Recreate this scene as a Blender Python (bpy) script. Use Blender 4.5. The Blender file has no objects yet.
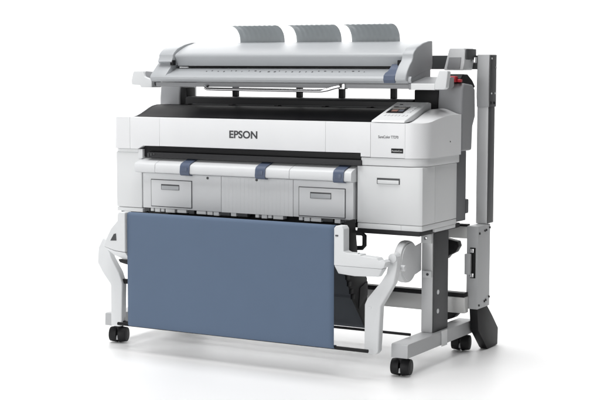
import bpy, bmesh, math, random
from mathutils import Vector, Matrix
random.seed(4)
S = bpy.context.scene
COL = S.collection
PI = math.pi

# ------------------------------------------------------------------ materials
def mat(name, col, rough=.5, metal=0., bump=0., bscale=400., spec=.5, var=.03, coat=0.):
    m = bpy.data.materials.new(name); m.use_nodes = True
    nt = m.node_tree; b = nt.nodes['Principled BSDF']
    b.inputs['Roughness'].default_value = rough
    b.inputs['Metallic'].default_value = metal
    b.inputs['Specular IOR Level'].default_value = spec
    b.inputs['Coat Weight'].default_value = coat
    tc = nt.nodes.new('ShaderNodeTexCoord')
    n = nt.nodes.new('ShaderNodeTexNoise'); n.inputs['Scale'].default_value = 6; n.inputs['Detail'].default_value = 4
    nt.links.new(tc.outputs['Object'], n.inputs['Vector'])
    r = nt.nodes.new('ShaderNodeMapRange')
    r.inputs['To Min'].default_value = max(.02, rough - .06); r.inputs['To Max'].default_value = min(1, rough + .06)
    nt.links.new(n.outputs['Fac'], r.inputs['Value']); nt.links.new(r.outputs['Result'], b.inputs['Roughness'])
    mx = nt.nodes.new('ShaderNodeMix'); mx.data_type = 'RGBA'
    mx.inputs['A'].default_value = tuple(c*(1-var) for c in col)+(1,)
    mx.inputs['B'].default_value = tuple(min(1, c*(1+var)) for c in col)+(1,)
    nt.links.new(n.outputs['Fac'], mx.inputs['Factor']); nt.links.new(mx.outputs['Result'], b.inputs['Base Color'])
    if bump:
        n2 = nt.nodes.new('ShaderNodeTexNoise'); n2.inputs['Scale'].default_value = bscale; n2.inputs['Detail'].default_value = 2
        nt.links.new(tc.outputs['Object'], n2.inputs['Vector'])
        bp = nt.nodes.new('ShaderNodeBump'); bp.inputs['Strength'].default_value = bump; bp.inputs['Distance'].default_value = .001
        nt.links.new(n2.outputs['Fac'], bp.inputs['Height']); nt.links.new(bp.outputs['Normal'], b.inputs['Normal'])
    return m

def brushed(name, col, rough, axis):
    """aluminium with fine drawing lines along one axis"""
    m = mat(name, col, rough, metal=.2, var=.02)
    nt = m.node_tree; b = nt.nodes['Principled BSDF']
    tc = nt.nodes.new('ShaderNodeTexCoord'); mp = nt.nodes.new('ShaderNodeMapping')
    s = [500, 500, 500]; s['xyz'.index(axis)] = 3
    mp.inputs['Scale'].default_value = s
    n = nt.nodes.new('ShaderNodeTexNoise'); n.inputs['Scale'].default_value = 1.
    nt.links.new(tc.outputs['Object'], mp.inputs['Vector']); nt.links.new(mp.outputs['Vector'], n.inputs['Vector'])
    bp = nt.nodes.new('ShaderNodeBump'); bp.inputs['Strength'].default_value = .15; bp.inputs['Distance'].default_value = .0006
    nt.links.new(n.outputs['Fac'], bp.inputs['Height']); nt.links.new(bp.outputs['Normal'], b.inputs['Normal'])
    return m

WHITE = mat('white_plastic', (.77, .776, .786), .38, bump=.12, bscale=700)
PALE = mat('pale_grey_plastic', (.70, .71, .715), .42, bump=.08)
LIGHT = mat('light_grey_plastic', (.68, .69, .70), .42, bump=.08)
MID = mat('mid_grey_plastic', (.27, .275, .285), .45, bump=.1)
SCAN = mat('silver_painted_shell', (.42, .435, .45), .38, spec=.5, bump=.04)
GUIDE = mat('grey_translucent_guide', (.40, .43, .445), .4)
DARK = mat('dark_grey_plastic', (.024, .024, .026), .5, spec=.3, bump=.1)
GREY = mat('dim_grey_plastic', (.13, .133, .14), .5, bump=.1)
ARM = mat('off_white_arm_plastic', (.66, .672, .68), .4, bump=.05)
CHAR = mat('charcoal_panel', (.052, .054, .057), .5, bump=.1)
BLACK = mat('black_plastic', (.007, .007, .008), .5, spec=.25, bump=.1)
GLOSS = mat('tinted_black_lid', (.005, .005, .006), .5, spec=.04)
RUBBER = mat('black_rubber', (.008, .008, .009), .55, spec=.3)
BLUE = mat('blue_latch_plastic', (.088, .112, .172), .36)
RED = mat('red_clip_plastic', (.45, .02, .03), .4)
PAINT = mat('silver_powder_coat', (.45, .457, .465), .45, metal=.1, bump=.15, bscale=900)
CHROME = mat('chromed_steel', (.75, .75, .76), .15, metal=1.)
ALUX = brushed('brushed_aluminium_beam', (.62, .62, .61), .36, 'x')
ALUZ = brushed('brushed_aluminium_post', (.60, .605, .61), .36, 'z')
SLATE = mat('slate_cloth', (.075, .083, .095), .85, bump=.3, bscale=700)
INK = mat('printed_ink', (.045, .045, .05), .5)
PALEINK = mat('white_print', (.7, .7, .7), .5)
SCREEN = mat('display_glass', (.012, .011, .012), .15)
CLOTH = mat('blue_grey_cloth', (.105, .146, .216), .8, bump=.25, bscale=900, spec=.25, var=.04)
FLOOR = mat('white_studio_sweep', (.86, .86, .86), .45, spec=1., var=0)

# ------------------------------------------------------------------ helpers
def put(name, bm, m, parent=None, bevel=0., seg=2, angle=35):
    me = bpy.data.meshes.new(name)
    bmesh.ops.remove_doubles(bm, verts=bm.verts, dist=1e-6)
    bmesh.ops.recalc_face_normals(bm, faces=bm.faces)
    if bevel:
        es = [e for e in bm.edges if len(e.link_faces) == 2 and e.calc_face_angle(0) > math.radians(30)]
        bmesh.ops.bevel(bm, geom=es, offset=bevel, segments=seg, profile=.6, affect='EDGES', clamp_overlap=True)
    for f in bm.faces: f.smooth = True
    bm.to_mesh(me); bm.free()
    me.set_sharp_from_angle(angle=math.radians(angle))
    me.materials.append(m)
    o = bpy.data.objects.new(name, me); COL.objects.link(o)
    if parent is not None:
        o.parent = parent
        o.matrix_parent_inverse = Matrix.Translation(-root_loc(parent))
    return o

def root_loc(p):
    """where the parent's own frame sits: a thing's Empty at its base, a part at the world origin"""
    return Vector(p.location) if p.parent is None else Vector((0, 0, 0))

def thing(name, label, cat, loc):
    o = bpy.data.objects.new(name, None); COL.objects.link(o)
    o.empty_display_size = .1
    o.location = loc; o['label'] = label; o['category'] = cat
    return o

def abox(bm, x0, x1, y0, y1, z0, z1):
    v = [bm.verts.new((x, y, z)) for x in (x0, x1) for y in (y0, y1) for z in (z0, z1)]
    for f in ((0, 1, 3, 2), (4, 6, 7, 5), (0, 4, 5, 1), (2, 3, 7, 6), (0, 2, 6, 4), (1, 5, 7, 3)):
        bm.faces.new([v[i] for i in f])

def box(name, m, parent, x0, x1, y0, y1, z0, z1, bevel=.003, seg=2):
    bm = bmesh.new(); abox(bm, x0, x1, y0, y1, z0, z1)
    return put(name, bm, m, parent, bevel, seg)

def aprism(bm, pts, vec, order='xz', base=0.):
    """closed polygon given in two axes, pushed along the third from base to base+vec"""
    def P(a, b, t):
        return {'xz': (a, t, b), 'yz': (t, a, b), 'xy': (a, b, t)}[order]
    A = [bm.verts.new(P(a, b, base)) for a, b in pts]
    B = [bm.verts.new(P(a, b, base+vec)) for a, b in pts]
    bm.faces.new(A); bm.faces.new(B[::-1])
    for i in range(len(pts)):
        j = (i+1) % len(pts)
        bm.faces.new((A[j], A[i], B[i], B[j]))

def prism(name, m, parent, pts, t0, t1, order='xz', bevel=.003, seg=2, angle=35):
    bm = bmesh.new(); aprism(bm, pts, t1-t0, order, t0)
    return put(name, bm, m, parent, bevel, seg, angle)

def acyl(bm, c, axis, r, h, n=40, r2=None):
    """cylinder centred on c"""
    r2 = r if r2 is None else r2
    a = Vector(axis).normalized()
    u = a.orthogonal().normalized(); w = a.cross(u)
    A = []; B = []
    for i in range(n):
        t = 2*PI*i/n; d = u*math.cos(t)+w*math.sin(t)
        A.append(bm.verts.new(Vector(c)-a*h/2+d*r)); B.append(bm.verts.new(Vector(c)+a*h/2+d*r2))
    bm.faces.new(A[::-1]); bm.faces.new(B)
    for i in range(n):
        j = (i+1) % n; bm.faces.new((A[i], A[j], B[j], B[i]))

def cyl(name, m, parent, c, axis, r, h, bevel=0., n=40, r2=None):
    bm = bmesh.new(); acyl(bm, c, axis, r, h, n, r2)
    return put(name, bm, m, parent, bevel, 2)

def smooth_path(pts, k=6):
    """Catmull-Rom through the points"""
    p = [Vector(q) for q in pts]; p = [p[0]*2-p[1]]+p+[p[-1]*2-p[-2]]
    out = []
    for i in range(1, len(p)-2):
        for j in range(k):
            t = j/k
            out.append(.5*((2*p[i])+(p[i+1]-p[i-1])*t+(2*p[i-1]-5*p[i]+4*p[i+1]-p[i+2])*t*t+(3*p[i]-p[i-1]-3*p[i+1]+p[i+2])*t**3))
    out.append(p[-2]); return out

def atube(bm, pts, r, n=12, closed=False):
    pts = [Vector(p) for p in pts]; rings = []
    up = Vector((.31, .53, .79))
    for i, p in enumerate(pts):
        a = pts[(i-1) % len(pts)] if closed or i > 0 else p
        b = pts[(i+1) % len(pts)] if closed or i < len(pts)-1 else p
        t = (b-a).normalized(); u = (up-t*up.dot(t)).normalized(); w = t.cross(u); up = u
        rings.append([bm.verts.new(p+(u*math.cos(2*PI*k/n)+w*math.sin(2*PI*k/n))*r) for k in range(n)])
    R = len(rings)
    for i in range(R if closed else R-1):
        a, b = rings[i], rings[(i+1) % R]
        for k in range(n):
            bm.faces.new((a[k], a[(k+1) % n], b[(k+1) % n], b[k]))
    if not closed:
        bm.faces.new(rings[0][::-1]); bm.faces.new(rings[-1])

def tube(name, m, parent, pts, r, closed=False):
    bm = bmesh.new(); atube(bm, pts, r, closed=closed)
    return put(name, bm, m, parent)

def ribbon(name, m, parent, prof, x0, x1, th, nx=1, wave=0., waves=8, order='yz'):
    """thin curved sheet: profile in y,z swept along x, real thickness"""
    bm = bmesh.new(); F = []; K = []
    n = len(prof)
    for i, (y, z) in enumerate(prof):
        a = prof[max(0, i-1)]; b = prof[min(n-1, i+1)]
        ty, tz = b[0]-a[0], b[1]-a[1]; l = math.hypot(ty, tz); ny, nz = -tz/l, ty/l
        rf = []; rk = []
        for k in range(nx+1):
            x = x0+(x1-x0)*k/nx
            d = wave*math.sin(2*PI*waves*k/nx)
            rf.append(bm.verts.new((x, y+ny*(th/2+d), z+nz*(th/2+d))))
            rk.append(bm.verts.new((x, y-ny*(th/2-d), z-nz*(th/2-d))))
        F.append(rf); K.append(rk)
    for i in range(n-1):
        for k in range(nx):
            bm.faces.new((F[i][k], F[i][k+1], F[i+1][k+1], F[i+1][k]))
            bm.faces.new((K[i][k], K[i+1][k], K[i+1][k+1], K[i][k+1]))
        bm.faces.new((F[i][0], F[i+1][0], K[i+1][0], K[i][0]))
        bm.faces.new((F[i][nx], K[i][nx], K[i+1][nx], F[i+1][nx]))
    for k in range(nx):
        bm.faces.new((F[0][k], K[0][k], K[0][k+1], F[0][k+1]))
        bm.faces.new((F[-1][k], F[-1][k+1], K[-1][k+1], K[-1][k]))
    return put(name, bm, m, parent, angle=40)

def lettering(name, body, m, parent, x, y, z, size, width=None, depth=.0006, offset=0., shear=0.):
    """flat letters standing on the XZ plane, facing -Y; (x,z) is the lower left corner"""
    cu = bpy.data.curves.new(name, 'FONT'); cu.body = body; cu.size = size; cu.extrude = depth; cu.offset = offset; cu.shear = shear
    to = bpy.data.objects.new(name+'_curve', cu); COL.objects.link(to)
    bpy.context.view_layer.update()
    me = bpy.data.meshes.new_from_object(to.evaluated_get(bpy.context.evaluated_depsgraph_get()))
    bpy.data.objects.remove(to)
    xs = [v.co.x for v in me.vertices]; ys = [v.co.y for v in me.vertices]
    k = 1. if width is None else width/(max(xs)-min(xs))
    for v in me.vertices:
        c = v.co; v.co = Vector((x+(c.x-min(xs))*k, y-c.z, z+c.y-(min(ys) if 'g' not in body else 0)))
    me.materials.clear(); me.materials.append(m); me.name = name
    o = bpy.data.objects.new(name, me); COL.objects.link(o); o.parent = parent
    o.matrix_parent_inverse = Matrix.Translation(-root_loc(parent))
    return o

def sstep(a, b, t):
    t = min(1, max(0, (t-a)/(b-a))); return t*t*(3-2*t)

# ================================================================== setting
def make_floor():
    """white paper sweep: floor, cove and wall in one sheet; the wall faces the camera"""
    bm = bmesh.new()
    ang = .5196
    c, s = math.cos(ang), math.sin(ang)
    prof = [(-9, 0), (-4, 0), (-1, 0), (2.2, 0)]
    R = 1.0
    for i in range(1, 13):
        t = PI/2*i/12; prof.append((2.2+R*math.sin(t), R-R*math.cos(t)))
    prof += [(3.2, 4.2)]
    rows = []
    for (d, z) in prof:
        rows.append([bm.verts.new((a*c-d*s, a*s+d*c, z)) for a in (-5.5, -2, 0, 2, 5.5)])
    for i in range(len(rows)-1):
        for k in range(4):
            bm.faces.new((rows[i][k], rows[i][k+1], rows[i+1][k+1], rows[i+1][k]))
    o = put('floor', bm, FLOOR)
    for f in o.data.polygons: pass
    o['kind'] = 'structure'; o['label'] = 'plain white studio floor sweeping up into a white backdrop'
    return o
make_floor()

# ================================================================== PRINTER
P = thing('wide_format_printer', 'white and grey wide format printer with black lid and small control screen', 'printer', (0, .2, .58))

def end_cover(side):
    """rounded white end of the top cover: rows in y, x running out to the rounded corner"""
    bm = bmesh.new()
    xin, xo, rad = (.7125, .80, .088) if side > 0 else (.698, .80, .03)
    ys = [0]+[rad*(1-math.cos(PI/2*i/8)) for i in range(1, 9)]+[rad+(.378-rad)*i/9 for i in range(1, 10)]
    N = 12; top = []; bot = []
    for y in ys:
        xm = xo if y >= rad else xo-rad+math.sqrt(max(0, rad*rad-(rad-y)**2))
        r1 = []; r2 = []
        for k in range(N+1):
            u = k/N
            if side < 0: xi = .698+.038*min(1, y/.3)
            else: xi = xin
            x = xi+(xm-xi)*u
            z = 1.050+.052*sstep(.02, .27, y)-(.024*sstep(.06, .26, y))*sstep(.0, 1, u)
            r1.append(bm.verts.new((side*x, y, z))); r2.append(bm.verts.new((side*x, y, .9035)))
        top.append(r1); bot.append(r2)
    M = len(ys)
    for i in range(M-1):
        for k in range(N):
            bm.faces.new((top[i][k], top[i][k+1], top[i+1][k+1], top[i+1][k]))
            bm.faces.new((bot[i][k], bot[i+1][k], bot[i+1][k+1], bot[i][k+1]))
        for k in (0, N):
            bm.faces.new((top[i][k], top[i+1][k], bot[i+1][k], bot[i][k]))
    for k in range(N):
        bm.faces.new((top[0][k], bot[0][k], bot[0][k+1], top[0][k+1]))
        bm.faces.new((top[-1][k], top[-1][k+1], bot[-1][k+1], bot[-1][k]))
    return put('end_cover', bm, WHITE, P, .004, 3, angle=50)
ecR = end_cover(1); ecL = end_cover(-1)
cyl('screw', CHAR, ecR, (.8005, .262, .965), (1, 0, 0), .003, .002)

# front band of the cover, in panels with fine seams
def band(x0, x1, pts=None):
    p = pts or [(x0, .920), (x1, .920), (x1, 1.050), (x0, 1.050)]
    return prism('front_panel', WHITE, P, p, 0, .045, 'xz', .0022, 2)
band(0, 0, [(-.6975, .9035), (-.655, .9035), (-.625, .919), (-.531, .9195), (-.531, 1.050), (-.6975, 1.050)])
fp = band(-.5306, .3344)
band(0, 0, [(.3348, .920), (.5045, .921), (.5045, .9055), (.5505, .9055), (.5505, 1.050), (.3348, 1.050)])
cp_front = band(0, 0, [(.5515, .9045), (.7115, .9045), (.7115, 1.050), (.5515, 1.050)])
box('backing', PALE, P, -.69, .705, .047, .06, .935, 1.04, .001)
lettering('lettering', 'EPSON', INK, fp, -.152, -.0004, .9665, .0455, width=.146, offset=.0012)
lettering('lettering', 'SureColor T7270', INK, cp_front, .588, -.0004, .986, .0165, width=.093)
bd = box('badge', BLACK, cp_front, .6485, .7035, -.0015, .002, .925, .9445, .0005, 1)
lettering('lettering', 'PrecisionCore', PALEINK, bd, .6525, -.0020, .931, .010, width=.047, depth=.0003)

# lower lip under the control end
def plan(xin, xo, rad, y1, y0):
    p = [(xin, y1), (xin, y0)]
    for i in range(9):
        t = PI/2*i/8; p.append((xo-rad+rad*math.sin(t), y0+rad-rad*math.cos(t)))
    p.append((xo, y1)); return p
prism('cover_skirt', PALE, P, plan(.5045, .793, .075, .378, .006), .8695, .9025, 'xy', .003)
prism('cover_skirt', PALE, P, [(-x, y) for x, y in plan(.656, .790, .03, .378, .006)], .888, .9025, 'xy', .002)

# control panel
cp = prism('control_panel', PALE, P, [(-.001, 1.0515), (.004, 1.060), (.245, 1.131), (.265, 1.128), (.265, 1.06)], .553, .7085, 'yz', .005, 3)
def slope_plate(bm, x0, x1, y0, y1, th, lift=.0005):
    f = lambda y: 1.060+(y-.004)*(1.131-1.060)/.241
    nrm = Vector((0, -.2946, 1)).normalized()
    q = [Vector((x, y, f(y))) for x, y in ((x0, y0), (x1, y0), (x1, y1), (x0, y1))]
    A = [bm.verts.new(v+nrm*lift) for v in q]; B = [bm.verts.new(v+nrm*(lift+th)) for v in q]
    bm.faces.new(A[::-1]); bm.faces.new(B)
    for i in range(4):
        j = (i+1) % 4; bm.faces.new((A[i], A[j], B[j], B[i]))
bm = bmesh.new(); slope_plate(bm, .573, .652, .100, .180, .002); scr = put('display', bm, SCREEN, cp, .0008)
for i, (xa, xb, ya, yb, c) in enumerate(((.582, .640, .142, .165, (.25, .24, .23)), (.590, .618, .115, .135, (.30, .16, .13)), (.622, .645, .115, .135, (.12, .13, .16)))):
    bm = bmesh.new(); slope_plate(bm, xa, xb, ya, yb, .0006, .0026)
    mm = mat('screen_glow', c, .3); b = mm.node_tree.nodes['Principled BSDF']
    b.inputs['Emission Color'].default_value = c+(1,); b.inputs['Emission Strength'].default_value = .05
    put('screen_tile', bm, mm, scr)
for x in (.580, .596, .612, .628, .644, .664, .680):
    bm = bmesh.new(); slope_plate(bm, x, x+.009, .062, .074, .002); put('button', bm, LIGHT, cp, .0007)
for k in range(4):
    bm = bmesh.new(); slope_plate(bm, .668, .684, .105+k*.021, .118+k*.021, .002); put('button', bm, LIGHT, cp, .0007)
bm = bmesh.new(); slope_plate(bm, .586, .600, .207, .214, .0012); put('indicator', bm, DARK, cp)

# tinted lid over the print head, with the dark rear beam
lid = bmesh.new()
prof = [(.046, 1.046)]+[(y, 1.048+.052*sstep(.02, .27, y)) for y in (.055, .08, .105, .13, .155, .18, .205, .23, .26, .30, .35, .372)]
rows = []
for (y, z) in prof:
    xl = -.696-.038*min(1, y/.3)
    rows.append([lid.verts.new((xl, y, z)), lid.verts.new((.5515, y, z)), lid.verts.new((xl, y, z-.012)), lid.verts.new((.5515, y, z-.012))])
for i in range(len(rows)-1):
    a, b = rows[i], rows[i+1]
    lid.faces.new((a[0], a[1], b[1], b[0])); lid.faces.new((a[2], b[2], b[3], a[3]))
    lid.faces.new((a[0], b[0], b[2], a[2])); lid.faces.new((a[1], a[3], b[3], b[1]))
lid.faces.new((rows[0][0], rows[0][2], rows[0][3], rows[0][1])); lid.faces.new((rows[-1][0], rows[-1][1], rows[-1][3], rows[-1][2]))
L = put('tinted_lid', lid, GLOSS, P, .001)
for x in (-.62, -.37, -.12, .13, .36):
    box('lid_hinge', BLACK, L, x, x+.02, .335, .365, 1.100, 1.1045, .001)
bl = box('carriage_rail', CHAR, P, -.60, .52, .373, .3795, 1.0985, 1.105, .001)
prism('roll_cover', DARK, P, [(.38, 1.104), (.38, 1.128), (.386, 1.136), (.40, 1.139), (.47, 1.139), (.49, 1.12), (.49, 1.0), (.38, 1.0)], -.645, .565, 'yz', .002)
for x in (-.41, -.058, .166, .430):
    box('guide_post', BLACK, P, x, x+.022, .43, .46, 1.1395, 1.205, .002)
# end housings of the roll cover
for s in (1, -1):
    h = prism('roll_housing', MID, P, [(.385, .916), (.385, 1.13), (.392, 1.190), (.405, 1.214), (.50, 1.205), (.528, 1.185), (.533, 1.065), (.505, 1.02), (.497, .916)],
              *sorted((s*.684, s*.801)), 'yz', .012, 4)
    box('roll_end', BLACK, h, *sorted((s*(.567 if s > 0 else .647), s*.683)), .392, .47, 1.095, 1.182, .006)
    if s > 0:
        prism('hinge', BLACK, h, [(.40, 1.216), (.405, 1.235), (.43, 1.252), (.48, 1.250), (.53, 1.225), (.565, 1.196), (.55, 1.188), (.50, 1.208)], .70, .785, 'yz', .005, 3)
        box('release_clip', RED, h, .728, .772, .375, .405, 1.2165, 1.243, .006, 3)
        box('release_clip', RED, h, .775, .792, .385, .405, 1.2165, 1.230, .004, 3)

# body core: the dark inside of the machine
box('chassis', BLACK, P, -.655, .553, .062, .37, .60, 1.0, .002)
box('chassis', DARK, P, -.78, .78, .30, .40, .70, 1.03, .002)
# paper exit slot: black rails under the cover
box('exit_rail', BLACK, P, -.600, .507, .012, .060, .893, .918, .002)
er = box('exit_rail', DARK, P, -.598, .509, -.004, .060, .866, .891, .004)
box('exit_rail', BLACK, P, -.630, -.602, .02, .06, .866, .918, .002)
for k in range(3):
    box('rail_tab', CHAR, P, -.596+.016*k, -.588+.016*k, -.006, .004, .868+.006*k, .886, .001)
box('slot_wall', LIGHT, P, -.656, -.632, .006, .06, .86, .9025, .002)

# left cabinet
cabL = box('side_cabinet', PALE, P, -.787, -.640, .011, .40, .629, .888, .006, 3)
box('cabinet_base', PALE, cabL, -.785, -.638, .013, .40, .609, .6275, .003)
box('tray_gap', DARK, P, -.638, -.622, .045, .30, .61, .86, .001)
box('tray_gap', CHAR, P, .478, .486, .045, .30, .59, .90, .001)

# ink cover on the right
cabR = prism('ink_cover', PALE, P, [(.485, .0095), (.488, .008), (.770, .008), (.7865, .016), (.7865, .142), (.485, .142)], .6245, .8675, 'xy', .003)
box('ink_cover_side', PALE, cabR, .50, .7862, .1432, .368, .6245, .8675, .003)
cb = prism('cabinet_base', PALE, P, [(.487, .010), (.770, .010), (.785, .018), (.785, .37), (.487, .37)], .600, .6232, 'xy', .002)
for (a, b) in ((.583, .692),):
    box('maintenance_cover', PALE, cb, a, b, .0072, .03, .6005, .6225, .0012)
# recessed handle
hd = prism('handle', CHAR, cabR, [(.579, .793), (.686, .793), (.686, .8185), (.579, .8185)], .0062, .0078, 'xz', .0008)
box('grip', PALE, hd, .584, .683, .001, .0060, .7945, .8105, .002)
box('rear_cover', GREY, P, .60, .783, .370, .478, .606, .915, .004)
box('rear_latch', GREY, P, .70, .787, .480, .505, .635, .70, .008)
box('base_plate', DARK, P, .478, .772, .022, .44, .578, .5985, .002)
box('base_plate', DARK, P, -.775, -.62, .03, .44, .588, .6075, .002)
box('bottom_bracket', PALE, P, .772, .786, .15, .36, .585, .5995, .002)

# exit tray: sloped top, rounded nose, ribbed front with two doors
nose = [(.055, .868), (.02, .862), (-.022, .846), (-.036, .836), (-.041, .824), (-.040, .808), (-.034, .800), (-.022, .797), (.0, .797), (.0, .862)]
tray_nose = [(.058, .8685), (.03, .8625), (-.026, .8445), (-.0335, .8405), (-.0375, .8345), (-.0405, .8075), (-.0385, .8015), (-.033, .7985), (-.012, .7965), (.058, .7965)]
T = prism('paper_tray', LIGHT, P, tray_nose, -.530, .177, 'yz', .0)
for (a, b, seg) in ((-.645, -.532, 0), (.179, .480, 0)):
    prism('tray_end', LIGHT, T, tray_nose, a, b, 'yz', .0)
# blue latches wrapping over the nose
for x in (-.389, .0085, .396):
    pr = [(.045, .8700), (.03, .8665), (-.026, .8485), (-.036, .8435), (-.0415, .8350), (-.0445, .8070), (-.041, .7975), (-.033, .7945), (-.018, .7935)]
    lt = ribbon('blue_latch', BLUE, T, pr, x, x+.050, .004)
    lt2 = box('latch_grip', BLUE, lt, x+.010, x+.040, -.048, -.0462, .812, .831, .0008)
# front skin with fine vertical ribs
def ribbed(x0, x1, pitch=.020):
    bm = bmesh.new(); n = max(1, round((x1-x0)/pitch)); P1 = []
    for k in range(n):
        a = x0+(x1-x0)*k/n; b = x0+(x1-x0)*(k+1)/n; w = b-a
        P1 += [(a+.02*w, -.0058), (a+.08*w, -.0064), (b-.08*w, -.0064), (b-.02*w, -.0058)]
    P1 += [(x1, .03), (x0, .03)]
    aprism(bm, P1, .161, 'xy', .634)
    return put('tray_front', bm, LIGHT, P, angle=20)
box('tray_front', LIGHT, P, -.6215, -.193, -.0065, .03, .634, .7955, .002)
ribbed(-.1915, .1785)
box('tray_front', LIGHT, P, .180, .4735, -.0065, .03, .634, .7955, .002)
def door(x0, x1, z0, z1, hx0, hx1, hz0, hz1):
    d = box('tray_door', LIGHT, P, x0, x1, -.0105, -.0068, z0, z1, .0015)
    # dark shadow gap round the door, drawn as a charcoal plate behind it
    bm = bmesh.new(); abox(bm, x0-.003, x1+.003, -.0085, -.0066, z0-.003, z1+.003)
    put('door_gap', bm, CHAR, d)
    r = box('pull_shade', CHAR, d, hx0, hx1, -.0118, -.0106, hz0, hz1, .0005)  # raised charcoal plate, the recess shade is put into its colour
    prism('pull_grip', SCAN, r, [(-.0119, hz0+.0015), (-.0135, hz0+.0015), (-.0128, hz1-.006), (-.0119, hz1-.006)], hx0+.003, hx1-.002, 'yz', .0005)  # darker than the door to carry the overhang's shadow
door(-.572, -.351, .645, .765, -.516, -.416, .722, .747)
door(.211, .435, .642, .764, .267, .370, .719, .746)
for x, z in ((-.264, .784), (-.006, .786)):
    cyl('screw', CHAR, P, (x, -.0075, z), (0, 1, 0), .0058, .004, .001)
# comb of feeder fingers under the tray
x = -.615
while x < .46:
    w = random.choice((.018, .028, .05, .06))
    if random.random() < .8:
        box('comb_finger', random.choice((LIGHT, LIGHT, PALE, CHAR)), P, x, min(x+w, .468), -.004, .03, .616+random.uniform(0, .004), .6335, .0015)
    x += w+random.choice((.006, .008, .014))
box('comb_backing', BLACK, P, -.62, .475, .034, .058, .598, .866, .001)

# ================================================================== STAND
ST = thing('printer_stand', 'silver metal printer stand on black casters with tall rear posts and white basket arms', 'stand', (0, .25, 0))

def caster(x, y, rot):
    c = Vector((x, y, 0)); R = Matrix.Rotation(rot, 3, 'Z')
    bm = bmesh.new(); ax = R @ Vector((1, 0, 0))
    f = cyl('caster', RUBBER, ST, c+Vector((0, 0, .070)), (0, 0, 1), .020, .028, .003)
    for s in (-1, 1):
        bm = bmesh.new(); acyl(bm, c+ax*s*.0225+Vector((0, 0, .0385)), ax*s, .0385, .037, 40, .033)
        w = put('wheel', bm, RUBBER, f, .003, 2)
        cyl('hub_cap', DARK, f, c+ax*s*.0405+Vector((0, 0, .0385)), ax*s, .018, .003, .001)
    bm = bmesh.new()
    fr = R @ Vector((0, -1, 0))
    o = c+Vector((0, 0, .0385))
    pts = [o+fr*.030+ax*sx*wx+Vector((0, 0, z)) for (sx, wx, z) in ((-1, .006, -.022), (1, .006, -.022), (1, .002, -.002), (-1, .002, -.002))]
    A = [bm.verts.new(p) for p in pts]; B = [bm.verts.new(p-fr*.02) for p in pts]
    bm.faces.new(A); bm.faces.new(B[::-1])
    for i in range(4): bm.faces.new((A[i], A[(i+1) % 4], B[(i+1) % 4], B[i]))
    put('fork_highlight', bm, PAINT, f)  # silver wedge put in as the white highlight notch on the fork
    return f

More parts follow.
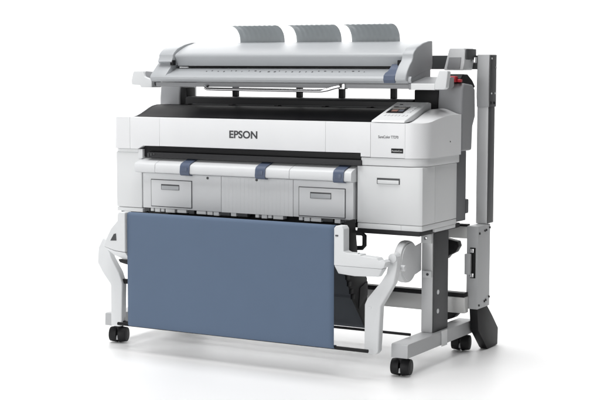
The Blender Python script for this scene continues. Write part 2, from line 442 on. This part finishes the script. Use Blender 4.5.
for s in (1, -1):
    sx = lambda a, b: sorted((s*a, s*b))
    ft = prism('foot', PAINT, ST, [(-.100, .083), (-.098, .138), (-.092, .142), (.60, .142), (.60, .083)], *sx(.703, .779), 'yz', .003)
    box('foot_clip', PALE, ft, *sx(.7795, .784), .235, .290, .078, .146, .0015)
    caster(s*.731, -.055, .12 if s > 0 else .30); caster(s*.731, .565, .16 if s > 0 else -.2)
    lg = box('leg', ALUZ, ST, *sx(.704, .7555), .190, .345, .1425, .576, .003)
    pn = box('leg_panel', CHAR, lg, *sx(.756, .7605), .196, .345, .1435, .574, .0012)
    for z in (.315, .232):
        cyl('bolt', PALE, pn, (s*.7615, .237, z), (1, 0, 0), .0105, .003, .001)
    box('leg_bracket', PALE, lg, *sx(.707, .754), .176, .1895, .532, .572, .002)
    cyl('bolt', CHROME, lg, (s*.729, .1745, .552), (0, 1, 0), .007, .004, .001)
    box('leg_bracket', PALE, lg, *sx(.715, .754), .176, .1895, .383, .412, .002)
    cyl('bolt', CHAR, lg, (s*.739, .1745, .398), (0, 1, 0), .006, .004, .001)
    cyl('bolt', CHROME, lg, (s*.705, .345, .13+.45), (0, 1, 0), .004, .004)
    # take-up hub on the inner face of the leg
    hb = prism('hub_bracket', LIGHT, ST, [(.075+.078*math.cos(t), .462+.080*math.sin(t)) for t in [math.radians(a) for a in range(50, 311, 10)]]+[(.150, .404), (.1895, .412), (.1895, .532), (.150, .527)], *sx(.7005, .7035), 'yz', .0008)
    cyl('hub', PALE, hb, (s*.682, .075, .462), (1, 0, 0), .090, .036, .010, 64)
    cyl('bolt', PALE, hb, (s*.662, .04, .44), (1, 0, 0), .012, .008, .002)
    # tall rear post in two lengths
    lp = box('post_base', PAINT, ST, *sx(.780, .835), .500, .640, .205, .578, .004, 3)
    for (y, z) in ((.515, .545), (.575, .552), (.592, .554), (.632, .562), (.515, .222), (.578, .232), (.594, .236), (.632, .246)):
        cyl('bolt', BLACK, lp, (s*.836, y, z), (1, 0, 0), .005, .005)
    rc = box('latch_recess', BLACK, lp, *sx(.797, .824), .4985, .5000, .345, .482, .001)
    box('latch_handle', PAINT, rc, *sx(.778, .806), .480, .4975, .362, .455, .003)
    for z in (.350, .460):
        box('latch_catch', CHROME, rc, *sx(.800, .818), .488, .498, z, z+.018, .002)
    up = box('post', ALUZ, ST, *sx(.780, .8335), .600, .670, .580, 1.118, .003)
    box('post_panel', CHAR, up, *sx(.834, .837), .603, .668, .582, 1.112, .001)
    hd = prism('post_head', PAINT, ST, [(.597, 1.105), (.592, 1.16), (.594, 1.24), (.598, 1.30), (.600, 1.338), (.686, 1.338), (.684, 1.28), (.676, 1.21), (.676, 1.105)], *sx(.779, .8365), 'yz', .003, 3)
    box('head_panel', CHAR, hd, *sx(.837, .841), .602, .672, 1.105, 1.335, .001)
    for (y, z) in ((.615, 1.32), (.665, 1.28), (.615, 1.165), (.655, 1.165)):
        cyl('bolt', PALE, hd, (s*.842, y, z), (1, 0, 0), .004, .004)
    for (y, z) in ((.612, 1.122), (.650, 1.122)):
        cyl('bolt', BLACK, hd, (s*.842, y, z), (1, 0, 0), .006, .005)
    # black stabiliser under the post
    st = prism('stabiliser', BLACK, ST, [(.521, .204), (.638, .204), (.700, .150), (.773, .080), (.768, .003), (.655, .0), (.640, .008), (.536, .104)], *sx(.787, .826), 'yz', .004, 2)
    # short rails tying post to leg
    ru = box('side_rail', ALUX, ST, *sx(.640, .7795), .505, .535, .520, .574, .002)
    box('rail_strip', BLACK, ru, *sx(.64, .7795), .504, .536, .5745, .584, .001)
    prism('lock_lever', BLACK, ST, [(s*a, b) for a, b in ((.655, .516), (.726, .503), (.733, .481), (.717, .453), (.687, .437), (.673, .420), (.655, .418))], .52, .56, 'xz', .004)
    prism('lock_lever', BLACK, ST, [(s*a, b) for a, b in ((.655, .202), (.734, .201), (.737, .179), (.715, .156), (.676, .141), (.655, .140))], .50, .56, 'xz', .004)

beam = box('cross_beam', ALUX, ST, -.792, .792, .455, .498, .190, .262, .003)
box('beam_strip', BLACK, beam, -.79, .79, .453, .496, .2625, .282, .002)
tb = box('scanner_beam', CHAR, ST, -.7795, .7785, .610, .650, 1.272, 1.334, .003)
# bracket head on the beam
hh = prism('scanner_bracket', LIGHT, ST, [(.660, 1.268), (.752, 1.268), (.758, 1.30), (.760, 1.355), (.756, 1.366), (.690, 1.366), (.684, 1.360)], .500, .606, 'xz', .005, 3)
prism('bracket_inset', MID, hh, [(.676, 1.275), (.738, 1.275), (.744, 1.325), (.686, 1.325)], .4965, .4995, 'xz', .001)
box('bracket_cap', CHAR, hh, .7605, .768, .508, .612, 1.315, 1.362, .003)
box('bracket_pin', CHROME, hh, .764, .779, .57, .598, 1.300, 1.326, .002)

# basket: white arms, rods, dark inner cloth
def Yp(pts): return pts
upper = prism('basket_arm', ARM, ST, [(.516, .474), (.735, .474), (.744, .480), (.752, .500), (.738, .510), (.722, .505), (.712, .516), (.640, .520), (.638, .526), (.575, .528), (.5605, .534), (.5605, .625), (.552, .637), (.524, .637), (.516, .627)], -.255, -.205, 'xz', .007, 3)
bm = bmesh.new()
rows = [[bm.verts.new(p) for p in q] for q in (((.516, -.254, .4735), (.60, -.254, .4735), (.736, -.254, .4735)), ((.526, -.236, .438), (.60, -.234, .432), (.712, -.236, .437)), ((.526, -.206, .438), (.60, -.206, .432), (.712, -.206, .437)), ((.516, -.206, .4735), (.60, -.206, .4735), (.736, -.206, .4735)))]
for i in range(4):
    a, b = rows[i], rows[(i+1) % 4]
    for k in range(2): bm.faces.new((a[k], a[k+1], b[k+1], b[k]))
for k in (0, 2): bm.faces.new([r_[k] for r_ in rows])
put('arm_underside', bm, ARM, upper, .004, 3)
for x in (.526, .533):
    cyl('screw', CHAR, upper, (x, -.2555, .597), (0, 1, 0), .0035, .002)
box('arm_button', LIGHT, upper, .60, .622, -.245, -.228, .5265, .5305, .001)
lower = prism('basket_leg', ARM, ST, [(.738, .525), (.758, .531), (.773, .518), (.770, .470), (.757, .408), (.697, .308), (.687, .120), (.676, .106), (.632, .104), (.622, .114), (.623, .310), (.635, .336), (.698, .411), (.721, .446)], -.188, -.150, 'xz', .007, 3)
cyl('pivot_knob', ARM, lower, (.752, -.172, .512), (0, 1, 0), .019, .048, .004)
cyl('pivot_knob', LIGHT, lower, (.765, -.13, .465), (1, 0, 0), .012, .03, .003)
box('leg_mark', LIGHT, lower, .640, .655, -.1895, -.1882, .296, .304, .0005)
uL = prism('basket_arm', ARM, ST, [(-.582, .628), (-.575, .637), (-.541, .637), (-.541, .458), (-.60, .462), (-.662, .478), (-.652, .500), (-.643, .519), (-.620, .560), (-.583, .597)], -.258, -.205, 'xz', .006, 3)
prism('arm_hole_patch', CHAR, uL, [(-.621, .506), (-.587, .508), (-.589, .540), (-.601, .537)], -.2595, -.2582, 'xz', .0003)  # dark of the gusset's hole drawn as a charcoal patch
bm = bmesh.new()
rows = [[bm.verts.new(p) for p in q] for q in (((-.658, -.256, .476), (-.60, -.256, .460), (-.542, -.256, .456)), ((-.628, -.222, .436), (-.59, -.220, .424), (-.542, -.220, .420)), ((-.628, -.20, .436), (-.59, -.20, .424), (-.542, -.20, .420)), ((-.658, -.20, .476), (-.60, -.20, .460), (-.542, -.20, .456)))]
for i in range(4):
    a, b = rows[i], rows[(i+1) % 4]
    for k in range(2): bm.faces.new((a[k], a[k+1], b[k+1], b[k]))
for k in (0, 2): bm.faces.new([r_[k] for r_ in rows])
put('arm_underside', bm, ARM, uL, .002)
prism('arm_catch', DARK, uL, [(-.605, .419), (-.595, .405), (-.56, .398), (-.545, .398), (-.545, .415)], -.225, -.19, 'xz', .003)
prism('basket_leg', ARM, ST, [(-.719, .505), (-.745, .459), (-.751, .389), (-.722, .345), (-.678, .293), (-.677, .103), (-.628, .103), (-.617, .132), (-.612, .303), (-.630, .352), (-.675, .418), (-.690, .458), (-.696, .500)], -.188, -.150, 'xz', .007, 3)
for z in (.118, .312):
    box('rod_end', BLACK, ST, -.622, -.570, -.175, -.155, z-.012, z+.010, .004)
tube('basket_rod', BLACK, ST, [(-.60, -.236, .128), (.665, -.236, .128)], .0075)
tube('basket_rod', BLACK, ST, [(-.72, .05, .155), (.72, .05, .155)], .006)
tube('top_rod', DARK, ST, [(-.56, -.230, .625), (.535, -.230, .625)], .008)
# dark inner cloth of the basket and its black side web
ribbon('basket_cloth', SLATE, ST, [(.115, .150), (.10, .20), (.085, .275), (.08, .283), (.085, .292), (.05, .38), (-.02, .50), (-.06, .58)], -.52, .478, .003)
sw = prism('side_web', BLACK, ST, [(-.101, .640), (-.015, .640), (.012, .479), (.10, .372), (.104, .143), (-.026, .294), (-.099, .42)], .4795, .488, 'yz', .0015)
for k, (y, z) in enumerate(((-.085, .40), (-.07, .37), (-.05, .335), (-.035, .31))):
    box('web_clip', BLACK, sw, .484, .4935, y-.012, y+.012, z-.01, z+.01, .002)
prism('side_web', DARK, ST, [(.02, .25), (.10, .30), (.10, .36), (.03, .34)], .489, .4915, 'yz', .001)
prism('side_web', BLACK, ST, [(-.06, .61), (.09, .61), (.10, .34), (.06, .14), (0, .30)], -.50, -.49, 'yz', .0015)
# loop handle hanging under the printer
lp = [(.424, .1, .566), (.462, .1, .566), (.474, .1, .556), (.474, .1, .514), (.463, .1, .503), (.424, .1, .500), (.39, .1, .502), (.385, .1, .512), (.385, .1, .556), (.39, .1, .566)]
tube('loop_handle', DARK, ST, lp, .010, closed=True)
box('loop_mount', DARK, ST, .40, .47, .09, .11, .566, .5775, .002)

# ================================================================== SCANNER
SC = thing('sheet_scanner', 'silver wide sheet scanner with curved guides mounted above the printer', 'scanner', (0, .25, 1.19))
lidp = [(.222, 1.286), (.1995, 1.3235), (.1975, 1.327), (.1968, 1.3325), (.1995, 1.338), (.2055, 1.3425), (.213, 1.3465), (.220, 1.3500), (.235, 1.357), (.265, 1.3695), (.30, 1.381), (.36, 1.394), (.395, 1.395), (.405, 1.388), (.405, 1.29), (.39, 1.286)]
lidS = prism('scanner_lid', SCAN, SC, lidp, -.578, .605, 'yz', .0, angle=42)
capp = [(.378, 1.397), (.34, 1.396), (.28, 1.385), (.22, 1.366), (.192, 1.348), (.183, 1.337), (.182, 1.325), (.172, 1.309), (.150, 1.292), (.128, 1.268), (.114, 1.246), (.110, 1.230), (.116, 1.221), (.150, 1.226), (.30, 1.262), (.374, 1.272), (.382, 1.30)]
capl = capp[:8]+[(.165, 1.306), (.185, 1.298), (.21, 1.29), (.374, 1.28), (.382, 1.30)]
for s in (1, -1):
    c = prism('end_cap', SCAN, SC, capp if s > 0 else capl, *sorted((s*(.607 if s > 0 else .580), s*.660)), 'yz', .006, 3, angle=40)
    box('hinge_gap', BLACK, SC, *((.588, .609) if s > 0 else (-.592, -.575)), .175, .20, 1.288, 1.312, .003)
prism('tray_wedge', SCAN, SC, [(.128, 1.232), (.135, 1.244), (.20, 1.303), (.25, 1.303), (.25, 1.24), (.135, 1.222)], -.674, -.588, 'yz', .003)
# feed tray
tp = [(.36, 1.276), (.215, 1.273), (.170, 1.252), (.150, 1.248), (.137, 1.243), (.129, 1.233), (.129, 1.224), (.136, 1.215), (.148, 1.211), (.36, 1.24)]
tray = prism('feed_tray', SCAN, SC, tp, -.672, .659, 'yz', .0, angle=28)
prism('tray_lip_end', SCAN, SC, [(.1365, 1.2425), (.129, 1.233), (.129, 1.224), (.1365, 1.2155)], .6605, .6745, 'yz', .0)
box('tray_rail', MID, SC, -.655, .655, .150, .24, 1.190, 1.2095, .003)
# printed ruler marks on the tray surface
for k in range(26):
    x = -.40+k*.033+random.uniform(-.006, .006)
    bm = bmesh.new()
    y0, y1 = random.choice(((.185, .190), (.190, .196), (.182, .190)))
    f = lambda y: 1.252+(y-.170)*(1.273-1.252)/.045+.0006
    w = random.choice((.004, .006, .010))
    v = [bm.verts.new((a, b, f(b)+t)) for t in (0, .0004) for a, b in ((x, y0), (x+w, y0), (x+w, y1), (x, y1))]
    bm.faces.new(v[:4]); bm.faces.new(v[4:])
    for i in range(4): bm.faces.new((v[i], v[(i+1) % 4], v[4+(i+1) % 4], v[4+i]))
    put('ruler_mark', bm, CHAR, tray)
# blue latch at the end of the tray
ribbon('scanner_latch', BLUE, SC, [(.205, 1.292), (.195, 1.283), (.165, 1.262), (.140, 1.255), (.124, 1.244), (.121, 1.228), (.128, 1.216)], .550, .603, .006)
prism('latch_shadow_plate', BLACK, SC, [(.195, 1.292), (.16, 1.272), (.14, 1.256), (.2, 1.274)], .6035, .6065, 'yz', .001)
# chrome carrying bar under the tray
bp = smooth_path([(-.352, .165, 1.200), (-.372, .14, 1.193), (-.360, .13, 1.184), (-.32, .128, 1.181), (-.1, .128, 1.180), (.20, .128, 1.178), (.26, .130, 1.181), (.30, .14, 1.192), (.335, .15, 1.200)], 8)
bar = tube('pull_bar', CHROME, SC, bp, .0075)
box('bar_bracket', CHROME, bar, .325, .352, .14, .175, 1.186, 1.210, .004)
# right arm and end block, left arm and end block
am = prism('support_arm', MID, SC, [(.1365, 1.212), (.1365, 1.187), (.30, 1.187), (.33, 1.20), (.33, 1.238), (.30, 1.240)], .6605, .7855, 'yz', .003)  # mid grey colour carries the shading of the arm's top
box('arm_lit_face', PALE, am, .6755, .7855, .128, .136, 1.187, 1.2135, .003, 3)  # pale plate added for the lit front of the same arm
prism('arm_end', ARM, am, [(.7865, 1.189), (.828, 1.189), (.838, 1.196), (.846, 1.262), (.842, 1.268), (.806, 1.268), (.7865, 1.214)], .126, .158, 'xz', .004, 3)
aL = prism('arm_end', ARM, SC, [(-.800, 1.196), (-.803, 1.215), (-.792, 1.254), (-.785, 1.262), (-.735, 1.262), (-.725, 1.235), (-.685, 1.222), (-.683, 1.184), (-.748, 1.184), (-.752, 1.194)], .155, .235, 'xz', .006, 3)
prism('arm_end_cap', MID, aL, [(-.742, 1.228), (-.728, 1.261), (-.690, 1.257), (-.683, 1.240), (-.685, 1.230), (-.70, 1.226)], .170, .225, 'xz', .003)
cyl('pin', CHAR, aL, (-.674, .19, 1.205), (1, 0, 0), .013, .022, .002)
box('throat_filler', CHAR, SC, -.572, .600, .30, .355, 1.2765, 1.2852, .001)  # added filler, blocks the bright slit between lid and tray
box('scanner_base', LIGHT, SC, -.63, .63, .25, .40, 1.215, 1.268, .004)
# three curved output guides
gp = smooth_path([(0, .428, 1.362), (0, .429, 1.400), (0, .422, 1.430), (0, .400, 1.455), (0, .372, 1.468), (0, .348, 1.4715)], 5)
gp = [(p.y, p.z) for p in gp]
for a, b in ((-.362, -.119), (-.053, .182), (.236, .477)):
    ribbon('paper_guide', GUIDE, SC, gp, a, b, .003, nx=96, wave=.0009, waves=9)

# ================================================================== FABRIC
def fabric():
    x0, x1 = -.533, .514; yf = -.2515
    prof = [(-.2165, .600)]
    for i in range(9):
        t = PI*i/8; prof.append((-.2345+.0165*math.cos(t), .6215+.0165*math.sin(t)))
    for i in range(1, 25):
        prof.append((-.251, .6215-(.6215-.136)*i/24))
    for i in range(1, 7):
        t = PI*i/6; prof.append((-.2385-.0125*math.cos(t), .136-.0125*math.sin(t)))
    prof.append((-.226, .137))
    bm = bmesh.new(); nx = 40; rows = []
    for j, (y, z) in enumerate(prof):
        r = []
        for k in range(nx+1):
            u = k/nx; x = x0+(x1-x0)*u
            q = sstep(.15, .6, z)*(1-sstep(.55, .62, z))
            d = .007*math.sin(u*PI)*math.sin((z-.13)/.49*PI)+.0016*math.sin(u*8+z*6)*math.sin(u*PI)*(1-z)+.0008*math.sin(u*21-z*9)*(.62-z)
            r.append(bm.verts.new((x, y+d, z)))
        rows.append(r)
    for i in range(len(rows)-1):
        for k in range(nx):
            bm.faces.new((rows[i][k], rows[i][k+1], rows[i+1][k+1], rows[i+1][k]))
    o = put('fabric_sheet', bm, CLOTH, angle=60)
    sd = o.modifiers.new('cloth', 'SOLIDIFY'); sd.thickness = .0018; sd.offset = -1
    o['label'] = 'smooth blue-grey fabric sheet hanging between the white arms below the printer'
    o['category'] = 'fabric sheet'
    return o
fabric()

# ================================================================== lights, world, camera
def area(name, loc, target, size, power, col=(1, 1, 1), sy=None):
    l = bpy.data.lights.new(name, 'AREA'); l.energy = power; l.color = col
    l.shape = 'RECTANGLE'; l.size = size; l.size_y = sy or size
    o = bpy.data.objects.new(name, l); COL.objects.link(o); o.location = loc
    o.rotation_euler = (Vector(target)-Vector(loc)).to_track_quat('-Z', 'Y').to_euler()
    return o
area('overhead_softbox', (.0, -1.3, 7.5), (.0, -1.0, 0), 6.4, 660)
area('key_softbox', (-.4, -6.3, 1.6), (.1, 0, .55), 4.0, 180)
area('side_softbox', (-5.2, -.8, 1.9), (0, 0, .7), 2.6, 60)
area('backdrop_light', (-.50, .87, 3.9), (-1.59, 2.78, 3.4), 6.5, 235, sy=1.2)

w = bpy.data.worlds.new('World'); S.world = w; w.use_nodes = True
w.node_tree.nodes['Background'].inputs['Color'].default_value = (1, 1, 1, 1)
w.node_tree.nodes['Background'].inputs['Strength'].default_value = .05

cam = bpy.data.cameras.new('Camera'); co = bpy.data.objects.new('Camera', cam); COL.objects.link(co)
cam.sensor_width = 36; cam.lens = 36*1443.5707/600; cam.clip_end = 200
p, yw, ro = .0941, .5196, .001
d = Vector((-math.sin(yw)*math.cos(p), math.cos(yw)*math.cos(p), -math.sin(p)))
r = Vector((math.cos(yw), math.sin(yw), 0)); u = r.cross(d)
r2 = r*math.cos(ro)+u*math.sin(ro); u2 = u*math.cos(ro)-r*math.sin(ro)
M = Matrix((r2, u2, -d)).transposed().to_4x4(); M.translation = (3.306, -5.4122, 1.2957)
co.matrix_world = M
S.camera = co
S.view_settings.view_transform = 'Standard'; S.view_settings.look = 'None'
S.view_settings.exposure = 0; S.view_settings.gamma = 1
S.cycles.use_denoising = True
S.cycles.max_bounces = 8
